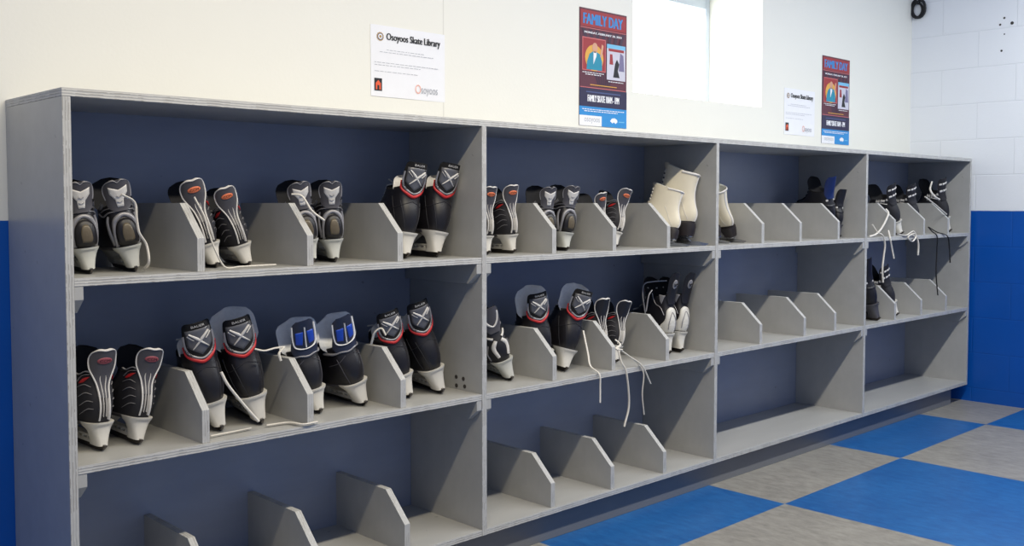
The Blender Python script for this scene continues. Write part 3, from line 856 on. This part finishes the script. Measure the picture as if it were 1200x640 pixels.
put('m10', 'shield', ZS2, 1.6085, 0.1, 18.0, 0.0, -10.0, 1.403, 1.02, 1.211, 'red-chevron skate mostly hidden by the first divider of the middle second bay')
put('m11', 'shield', ZS2, 1.6846, 0.1, 18.0, 0.0, 15.1, 1.403, 1.035, 1.225, 'red-chevron skate leaning right with pale felt tongue and one hanging lace, middle second bay')
put('m12', 'oval_dark', ZS2, 1.8813, 0.1, 8.0, 0.0, 0.3, 1.187, 0.998, 1.06, 'white-piped black skate mostly hidden by the second divider of the middle second bay')
put('m13', 'oval_dark', ZS2, 1.957, 0.1, 8.0, 0.0, 11.0, 1.122, 0.987, 1.002, 'white-piped black skate with knotted white laces hanging over the edge, middle second bay')
put('m14', 'wedge', ZS2, 2.25, 0.0828, 13.0, 0.0, 3.0, 1.127, 1.084, 1.291, 'white-heeled black skate beside the last divider of the middle second bay, grey loop')
put('m15', 'wedge', ZS2, 2.3318, 0.0871, 13.0, 0.0, 6.3, 1.127, 1.067, 1.275, 'white-heeled black skate nearest the partition in the middle second bay')
put('b1', 'plain', ZS2, 3.8873, 0.04, 20.0, 0.0, -16.0, 1.208, 1.1, 1.384, 'plain black skate by the partition at the left of the middle far bay')
put('b2', 'bars', ZS2, 4.168, 0.075, 20.0, 0.0, -22.1, 1.265, 1.1, 1.206, 'white-barred black skate behind the first divider of the middle far bay')

# loose laces, each a part of the skate it belongs to
lace(SK['s2'], [(0.1364, 0.05, 1.1402), (0.1713, 0.06, 1.1216), (0.1757, 0.06, 1.0836), (0.1812, 0.06, 1.0505), (0.1983, 0.06, 1.021), (0.199, 0.05, 0.981), (0.2088, 0.1, 0.9611)], 0.00415, M_LACE)
lace(SK['s3'], [(0.3194, 0.06, 1.1342), (0.3367, 0.045, 1.0884), (0.3463, 0.04, 1.0476), (0.3617, 0.035, 1.0002), (0.3862, 0.035, 0.9611), (0.4229, 0.03, 0.9611), (0.4706, 0.035, 0.9611), (0.5297, 0.04, 0.9611)], 0.0039, M_LACE)
lace(SK['s6'], [(0.591, 0.06, 1.1432), (0.6134, 0.045, 1.1376), (0.6337, 0.03, 1.0994), (0.6674, 0.025, 1.0743)], 0.00549, M_LACE)
lace(SK['m4'], [(0.4842, 0.07, 0.7434), (0.5062, 0.06, 0.7378), (0.5361, 0.06, 0.7414), (0.5655, 0.06, 0.7418)], 0.00439, M_LACE)
lace(SK['m4'], [(0.5639, 0.06, 0.7409), (0.5427, 0.05, 0.7284), (0.5445, 0.045, 0.7086)], 0.00415, M_LACE)
lace(SK['m4'], [(0.3812, 0.055, 0.6976), (0.3956, 0.048, 0.6645), (0.4317, 0.04, 0.6131), (0.4698, 0.03, 0.5632)], 0.00671, M_LACE)
lace(SK['m3'], [(0.3452, 0.045, 0.5435), (0.4137, 0.05, 0.5435), (0.4617, 0.055, 0.5435)], 0.00415, M_LACE)
lace(SK['m4'], [(0.5058, 0.055, 0.5435), (0.5653, 0.045, 0.5435), (0.5813, 0.0, 0.5435), (0.6237, -0.001, 0.5435)], 0.00512, M_LACE)
lace(SK['m11'], [(1.7788, 0.1, 0.6722), (1.7587, 0.06, 0.5992), (1.7386, 0.03, 0.5604), (1.7426, -0.007, 0.5365), (1.748, -0.006, 0.4902), (1.7483, -0.006, 0.4372)], 0.00439, M_LACE)
lace(SK['m13'], [(1.8925, 0.05, 0.635), (1.8969, 0.03, 0.6184), (1.8619, 0.02, 0.6078), (1.8884, 0.015, 0.6026)], 0.00561, M_LACE)
lace(SK['m13'], [(1.8711, 0.02, 0.6099), (1.8709, 0.004, 0.5634), (1.8848, -0.008, 0.5241), (1.9022, -0.006, 0.411), (1.8766, -0.006, 0.3344)], 0.00512, M_LACE)
lace(SK['m13'], [(1.8711, 0.02, 0.6099), (1.9274, 0.012, 0.5745), (1.9725, -0.008, 0.5382), (2.0235, -0.006, 0.4684)], 0.00464, M_LACE)
lace(SK['m13'], [(1.8992, 0.02, 0.5949), (1.9511, 0.004, 0.5545), (1.9787, -0.009, 0.513), (1.976, -0.006, 0.436), (1.9874, -0.006, 0.3603)], 0.00366, M_LACE)
lace(SK['s22'], [(3.9189, 0.03, 1.0919), (3.9159, 0.015, 1.0656), (3.8402, 0.008, 1.004), (3.771, 0.004, 0.9723), (3.7018, 0.004, 0.9615)], 0.00549, M_LACE)
lace(SK['s22'], [(3.7582, 0.02, 1.0174), (3.7836, 0.006, 0.9802), (3.81, -0.009, 0.9635), (3.835, -0.009, 0.9173), (3.8299, -0.006, 0.8635), (3.8188, -0.006, 0.8017), (3.8275, -0.006, 0.7348)], 0.00586, M_LACE)
lace(SK['s22'], [(3.9084, 0.01, 0.986), (3.888, -0.009, 0.9492), (3.9145, -0.006, 0.9023), (3.9397, -0.006, 0.8468)], 0.00439, M_LACE)
lace(SK['s22'], [(4.0004, 0.005, 0.9674), (4.0666, -0.004, 0.9576), (4.1395, -0.01, 0.9777), (4.1657, -0.012, 0.9512), (4.1275, -0.012, 0.9262), (4.0826, -0.01, 0.9488), (4.1597, -0.01, 0.9643), (4.2036, -0.009, 0.9153), (4.2091, -0.006, 0.8539)], 0.00549, M_LACE)
lace(SK['s23'], [(4.3863, 0.02, 0.9947), (4.4033, 0.008, 0.9722), (4.4279, -0.009, 0.9451), (4.4383, -0.006, 0.8749), (4.4324, -0.006, 0.7736), (4.4409, -0.006, 0.7054), (4.4603, -0.006, 0.6316)], 0.00488, M_LACEB)
lace(SK['s23'], [(4.3884, 0.02, 0.9947), (4.467, 0.008, 0.9664), (4.557, -0.009, 0.9444), (4.5948, -0.006, 0.8813), (4.61, -0.006, 0.7978)], 0.00439, M_LACEB)
lace(SK['s24'], [(4.4086, 0.05, 1.1535), (4.4906, 0.03, 1.1111), (4.6054, 0.018, 1.0603)], 0.00586, M_LACE)
lace(SK['s24'], [(4.582, 0.09, 1.236), (4.4929, 0.06, 1.1932), (4.5129, 0.045, 1.1567), (4.5667, 0.04, 1.1386)], 0.00549, M_LACE)
lace(SK['m7'], [(0.8858, 0.12, 0.7119), (0.8837, 0.1, 0.7463), (0.9006, 0.09, 0.7581), (0.9083, 0.08, 0.7386)], 0.00512, M_LACE)
lace(SK['m14'], [(2.1483, 0.12, 0.7041), (2.1323, 0.12, 0.7763), (2.1421, 0.12, 0.8145), (2.1809, 0.11, 0.8226), (2.239, 0.09, 0.8238)], 0.0039, M_SILVER)
lace(SK['m14'], [(2.1282, 0.1, 0.7137), (2.143, 0.1, 0.7706), (2.1633, 0.1, 0.7918)], 0.0039, M_SILVER)

# ------------------------------------------------------------------ papers on the wall
def flat_mat(name, c, rough=.55): return simple(name, c, rough, var=.03, scale=25)
P_WHITE = flat_mat('paper_white', rgb(240, 240, 242)); P_BLACK = flat_mat('print_black', rgb(22, 22, 26)); P_GREY = flat_mat('print_grey', rgb(176, 178, 184))
P_MID = flat_mat('print_mid_grey', rgb(120, 122, 128)); P_GOLD = flat_mat('print_gold', rgb(176, 142, 84)); P_INDIGO = flat_mat('print_indigo', rgb(70, 84, 130)); P_ORANGE = flat_mat('print_orange', rgb(232, 92, 48))
P_PALEO = flat_mat('print_pale_orange', rgb(240, 178, 160)); P_MAROON = flat_mat('print_maroon', rgb(92, 40, 56)); P_MAROON2 = flat_mat('print_dark_plum', rgb(62, 36, 58))
P_RED = flat_mat('print_red', rgb(158, 46, 50)); P_PINK = flat_mat('print_pink', rgb(206, 110, 110)); P_BLUE = flat_mat('print_blue', rgb(40, 140, 208)); P_SKY = flat_mat('print_sky', rgb(120, 190, 226))
P_TEAL = flat_mat('print_teal', rgb(28, 140, 168)); P_YELLOW = flat_mat('print_yellow', rgb(226, 170, 70)); P_SKIN = flat_mat('print_skin', rgb(214, 160, 130)); P_NAVY = flat_mat('print_navy', rgb(40, 36, 70)); P_PALE = flat_mat('print_pale', rgb(206, 204, 216)); P_VIOLET = flat_mat('print_violet', rgb(122, 116, 150))

class Sheet:
    """a printed sheet on the back wall: u to the right, v up, both in metres from its lower left corner"""
    def __init__(s, name, label, cat, x, z, w, h, mat, group=None):
        s.w, s.h = w, h
        s.root = empty(name, (x, DW-.0006, z)); tag(s.root, label, cat, group)
        m = MB(); n = 8; rows = []
        for i in range(n+1):
            f = i/n; rows.append([(w*f, -.0008-.0006*math.sin(f*5), 0), (w*f, -.0008-.0006*math.sin(f*5), h), (w*f, 0, h), (w*f, 0, 0)])
        m.grid(rows, closed=True, smooth=False); m.add(rows[0], [(0, 1, 2, 3)]); m.add(rows[-1], [(3, 2, 1, 0)])
        m.build('sheet', mat, s.root); s.k = 0
    def Y(s, lay): return -.0016-.00035*lay
    def poly(s, name, pts, mat, lay=1, mb=None):
        m = mb or MB(); n = len(pts); y = s.Y(lay)
        vs = [(u, y, v) for u, v in pts]+[(u, y+.0003, v) for u, v in pts]
        m.add(vs, [tuple(range(n)), tuple(range(2*n-1, n-1, -1))]+[(i, i+n, (i+1) % n+n, (i+1) % n) for i in range(n)])
        return m.build(name, mat, s.root) if mb is None else None
    def rect(s, name, u0, v0, u1, v1, mat, lay=1, mb=None): return s.poly(name, [(u0, v0), (u1, v0), (u1, v1), (u0, v1)], mat, lay, mb)
    def disc(s, name, u, v, r, mat, lay=1, mb=None, e=1, n=24): return s.poly(name, [(u+r*math.cos(2*math.pi*i/n), v+r*e*math.sin(2*math.pi*i/n)) for i in range(n)], mat, lay, mb)
    def text(s, txt, u, v, w, h, mat, lay=2, name='lettering'):
        """text fitted into a box whose lower left corner is u, v"""
        vs, fs = text_tris(txt, 1.0)
        x0, x1 = min(a[0] for a in vs), max(a[0] for a in vs); y0, y1 = min(a[1] for a in vs), max(a[1] for a in vs)
        m = MB(); m.add([(u+(a[0]-x0)/(x1-x0)*w, s.Y(lay), v+(a[1]-y0)/(y1-y0)*h) for a in vs], fs)
        m.build(name, mat, s.root)
    def bold(s, txt, u, v, w, h, mat, lay=2, d=.0008):
        vs, fs = text_tris(txt, 1.0)
        x0, x1 = min(a[0] for a in vs), max(a[0] for a in vs); y0, y1 = min(a[1] for a in vs), max(a[1] for a in vs)
        m = MB()
        for q, dx in enumerate((-d, 0, d)): m.add([(u+dx+(a[0]-x0)/(x1-x0)*w, s.Y(lay)-.00007*q, v+(a[1]-y0)/(y1-y0)*h) for a in vs], fs)
        m.build('lettering', mat, s.root)
    def fine(s, rows, mat, lay=1, t=.0016):
        """lines of print too small to read"""
        m = MB(); rnd = random.Random(3)
        for u0, u1, v in rows:
            u = u0
            while u < u1:
                k = min(u1-u, rnd.uniform(.006, .018)); s.rect('', u, v, u+k, v+t, None, lay, m); u += k+.0035
        m.build('fine_print', mat, s.root)

def notice(label, x, z, w, h):
    s = Sheet('paper_sign', label, 'notice', x, z, w, h, P_WHITE, 'skate notices taped above the rack')
    U, V = w/.306, h/.227
    m = MB(); c = (.037*U, .191*V); n = 24; r = .0135*U
    pts = [(c[0]+r*(1.08 if i % 2 else .95)*math.cos(2*math.pi*i/n), c[1]+r*(1.08 if i % 2 else .95)*math.sin(2*math.pi*i/n)) for i in range(n)]
    s.poly('round_emblem', pts, P_GOLD, 1); s.disc('emblem_ring', c[0], c[1], r*.78, P_INDIGO, 2); s.disc('emblem_centre', c[0], c[1], r*.62, P_WHITE, 3); s.disc('emblem_hub', c[0], c[1], r*.34, P_GOLD, 4)
    s.bold('Osoyoos Skate Library', .062*U, .176*V, .222*U, .029*V, P_BLACK, d=.0011)
    s.fine([(.062*U, .215*U, .150*V), (.035*U, .255*U, .142*V), (.014*U, .275*U, .108*V), (.014*U, .200*U, .100*V), (.014*U, .190*U, .080*V)], P_GREY)
    s.rect('black_square', .013*U, .018*V, .043*U, .058*V, P_BLACK, 1)
    s.poly('orange_house', [(.018*U, .022*V), (.024*U, .022*V), (.024*U, .036*V), (.032*U, .036*V), (.032*U, .022*V), (.038*U, .022*V), (.038*U, .042*V), (.028*U, .052*V), (.018*U, .042*V)], P_ORANGE, 2)
    s.text('O', .178*U, .020*V, .024*U, .030*V, P_PALEO); s.text('soyoos', .203*U, .014*V, .070*U, .026*V, P_GREY)
    return s
notice('white letter-size skate library notice left of the window, straddling the wall seam', 1.073, 1.461, .306, .227)
notice('white skate library notice right of the window, beside the far poster', 3.540, 1.458, .292, .227)

def poster(label, x, z, w, h):
    s = Sheet('event_poster', label, 'poster', x, z, w, h, P_MAROON, 'family day posters on the wall')
    R = lambda n, u0, v0, u1, v1, m, l=1: s.rect(n, u0*w, v0*h, u1*w, v1*h, m, l)
    m = MB()
    for i in range(7):
        a = .08+.14*i; b0 = .5+(a-.5)*.25
        s.poly('', [(b0*w-.004, .345*h), (b0*w+.004, .345*h), ((a+.035)*w, .825*h), ((a-.035)*w, .825*h)], None, 1, m)
    m.build('sun_rays', P_MAROON2, s.root)
    R('title_band', .02, .845, .98, .985, P_RED); R('rule_line', .02, .832, .98, .838, P_PINK)
    s.bold('FAMILY DAY', .08*w, .868*h, .82*w, .090*h, P_BLUE, 2, .0022)
    s.bold('MONDAY, FEBRUARY 20, 2023', .10*w, .786*h, .78*w, .020*h, P_WHITE, 2, .0007)
    R('picture_frame', .055, .472, .54, .755, P_PINK, 2); R('left_picture', .07, .480, .525, .747, P_RED, 3)
    s.disc('golden_disc', .30*w, .585*h, .19*w, P_YELLOW, 4, e=.95)
    P = lambda pts: [(a*w, b*h) for a, b in pts]
    s.poly('figure_jacket', P([(.14, .482), (.46, .482), (.46, .56), (.41, .625), (.33, .64), (.27, .64), (.20, .615), (.15, .55)]), P_TEAL, 5)
    s.poly('figure_shirt', P([(.28, .53), (.34, .60), (.345, .64), (.28, .64)]), P_WHITE, 6)
    s.disc('figure_head', .31*w, .672*h, .055*w, P_SKIN, 6, e=1.25); s.poly('figure_arm', P([(.42, .60), (.46, .60), (.49, .70), (.45, .71)]), P_SKIN, 6)
    R('right_picture', .565, .415, .965, .725, P_PALE, 3); R('right_picture_top', .565, .690, .965, .725, P_SKY, 4); R('right_picture_title', .60, .665, .93, .688, P_RED, 4)
    s.poly('dark_figure', P([(.70, .44), (.84, .44), (.80, .50), (.83, .56), (.78, .60), (.74, .56), (.72, .50)]), P_BLACK, 4)
    s.poly('small_figure', P([(.62, .55), (.70, .55), (.68, .64), (.63, .64)]), P_RED, 4); s.poly('blue_shadow', P([(.82, .50), (.94, .50), (.92, .64), (.85, .66)]), P_VIOLET, 4)
    s.fine([(.06*w, .50*w, .452*h), (.12*w, .44*w, .436*h)], P_WHITE, 3, .0030); s.fine([(.60*w, .92*w, .395*h)], P_WHITE, 3, .0030); s.fine([(.06*w, .94*w, .138*h), (.10*w, .80*w, .122*h)], P_WHITE, 3, .0030)
    R('fine_print', .22, .350, .78, .357, P_YELLOW, 2)
    R('rule_line', .02, .325, .98, .331, P_PINK); R('lower_band', 0, .165, 1, .322, P_NAVY)
    R('fine_print', .14, .286, .86, .296, P_INDIGO, 2)
    s.bold('FAMILY SKATE 10AM - 1PM', .17*w, .208*h, .66*w, .058*h, P_WHITE, 2, .0012)
    R('blue_foot', 0, 0, 1, .165, P_BLUE, 1)
    R('logo_box', 0, 0, .46, .088, P_WHITE, 2); s.text('osoyoos', .10*w, .018*h, .32*w, .050*h, P_GREY, 3)
    s.poly('white_badge', P([(.64, .055), (.68, .078), (.74, .083), (.79, .070), (.80, .050), (.76, .034), (.72, .046), (.69, .036)]), P_WHITE, 2)
    R('fine_print', .83, .048, .95, .056, P_SKY, 2)
    return s
poster('tall maroon and blue family day poster just left of the window', 2.053, 1.422, .284, .453)
poster('tall maroon and blue family day poster right of the window, near the room corner', 3.903, 1.430, .290, .450)

# ------------------------------------------------------------------ coil of cable on the block wall
coil = empty('cable_coil', (XR, .335, 2.25)); tag(coil, 'coil of black cable hanging high on the white block wall near the corner', 'cable')
M_CABLE = simple('black_cable', rgb(22, 22, 26), .45)
m = MB(); rnd = random.Random(5); pts = []
for i in range(6*18):
    a = 2*math.pi*i/18; k = i/18
    r = .042+.008*math.sin(k*2.3+1); pts.append((-.012-.006*math.sin(k*3.1), r*.86*math.cos(a)+.006*math.sin(k*1.7), -.006+r*1.12*math.sin(a)+.005*math.cos(k*2.1)))
m.tube(pts, .0042, 0, 6); m.build('cable_loops', M_CABLE, coil)
m = MB(); m.tube([(-.004, .003, .058), (-.0235, .003, .030), (-.0245, -.004, .020), (-.006, -.006, .026), (-.003, .000, .048)], .0026); m.build('cable_tie', M_CABLE, coil)
m = MB(); m.tube(spline([(-.0008, .002, .046), (-.022, .002, .044), (-.026, .002, .052)], 5), .0032); m.build('hook', M_SILVER, coil)

wr = bpy.data.objects['wall_right']
for (y, z, r) in ((-.139, 2.132, .006), (-.18, 2.099, .009), (-.118, 2.098, .006), (-.141, 2.044, .004), (-.128, 1.955, .006)):
    m = MB(); m.tube([(XR-.0008, y, z), (XR+.004, y, z)], r, 0, 14); m.build('bolt_hole', M_HOLE, wr)
wb = bpy.data.objects['wall_back']

# screws and old holes on the first partition
for (y, z) in ((.121, .576), (.087, .574), (.120, .549), (.081, .551)):
    m = MB(); m.tube([(0, 0, 0), (-.0012, 0, 0)], .0065, 0, 12); m.build('screw', M_HOLE, unit, (W-H-2*W, y, z))

# ------------------------------------------------------------------ light
def area(name, loc, size, energy, col, rot=(0, 0, 0)):
    L = bpy.data.lights.new(name, 'AREA'); L.shape = 'RECTANGLE'; L.size, L.size_y = size; L.energy = energy; L.color = col
    o = bpy.data.objects.new(name, L); o.location = loc; o.rotation_euler = rot; link(o); return o
# a row of ceiling tubes in front of the rack, warm at the near end
area('ceiling_tube_lamp', (.25, -1.32, 2.67), (1.9, .09), 52, (1, .89, .67))
area('ceiling_tube_lamp', (2.2, -1.32, 2.67), (1.7, .09), 46, (1, .97, .91))
area('ceiling_tube_lamp', (4.0, -1.32, 2.67), (1.6, .09), 40, (.92, .97, 1))
w = bpy.data.worlds.new('room_ambient'); scene.world = w; w.use_nodes = True
bg = w.node_tree.nodes['Background']; bg.inputs[0].default_value = (.46, .60, 1, 1); bg.inputs[1].default_value = .40

# ------------------------------------------------------------------ camera
cam = bpy.data.cameras.new('camera'); co = bpy.data.objects.new('camera', cam); link(co)
cam.sensor_fit = 'HORIZONTAL'; cam.sensor_width = 36; cam.lens = 1160.04/1200*36
cam.shift_y = -27.84/1200
yaw, pit = -.7641, -.0464
d = Vector((math.cos(pit)*math.sin(-yaw), math.cos(pit)*math.cos(yaw), math.sin(pit)))
co.location = (-.7942, -2.2230, 1.1191)
co.rotation_euler = d.to_track_quat('-Z', 'Y').to_euler()
cam.clip_start = .02
scene.camera = co
scene.view_settings.view_transform = 'Standard'; scene.view_settings.look = 'None'
scene.view_settings.gamma = 1; scene.view_settings.use_curve_mapping = False
scene.view_settings.exposure = 0
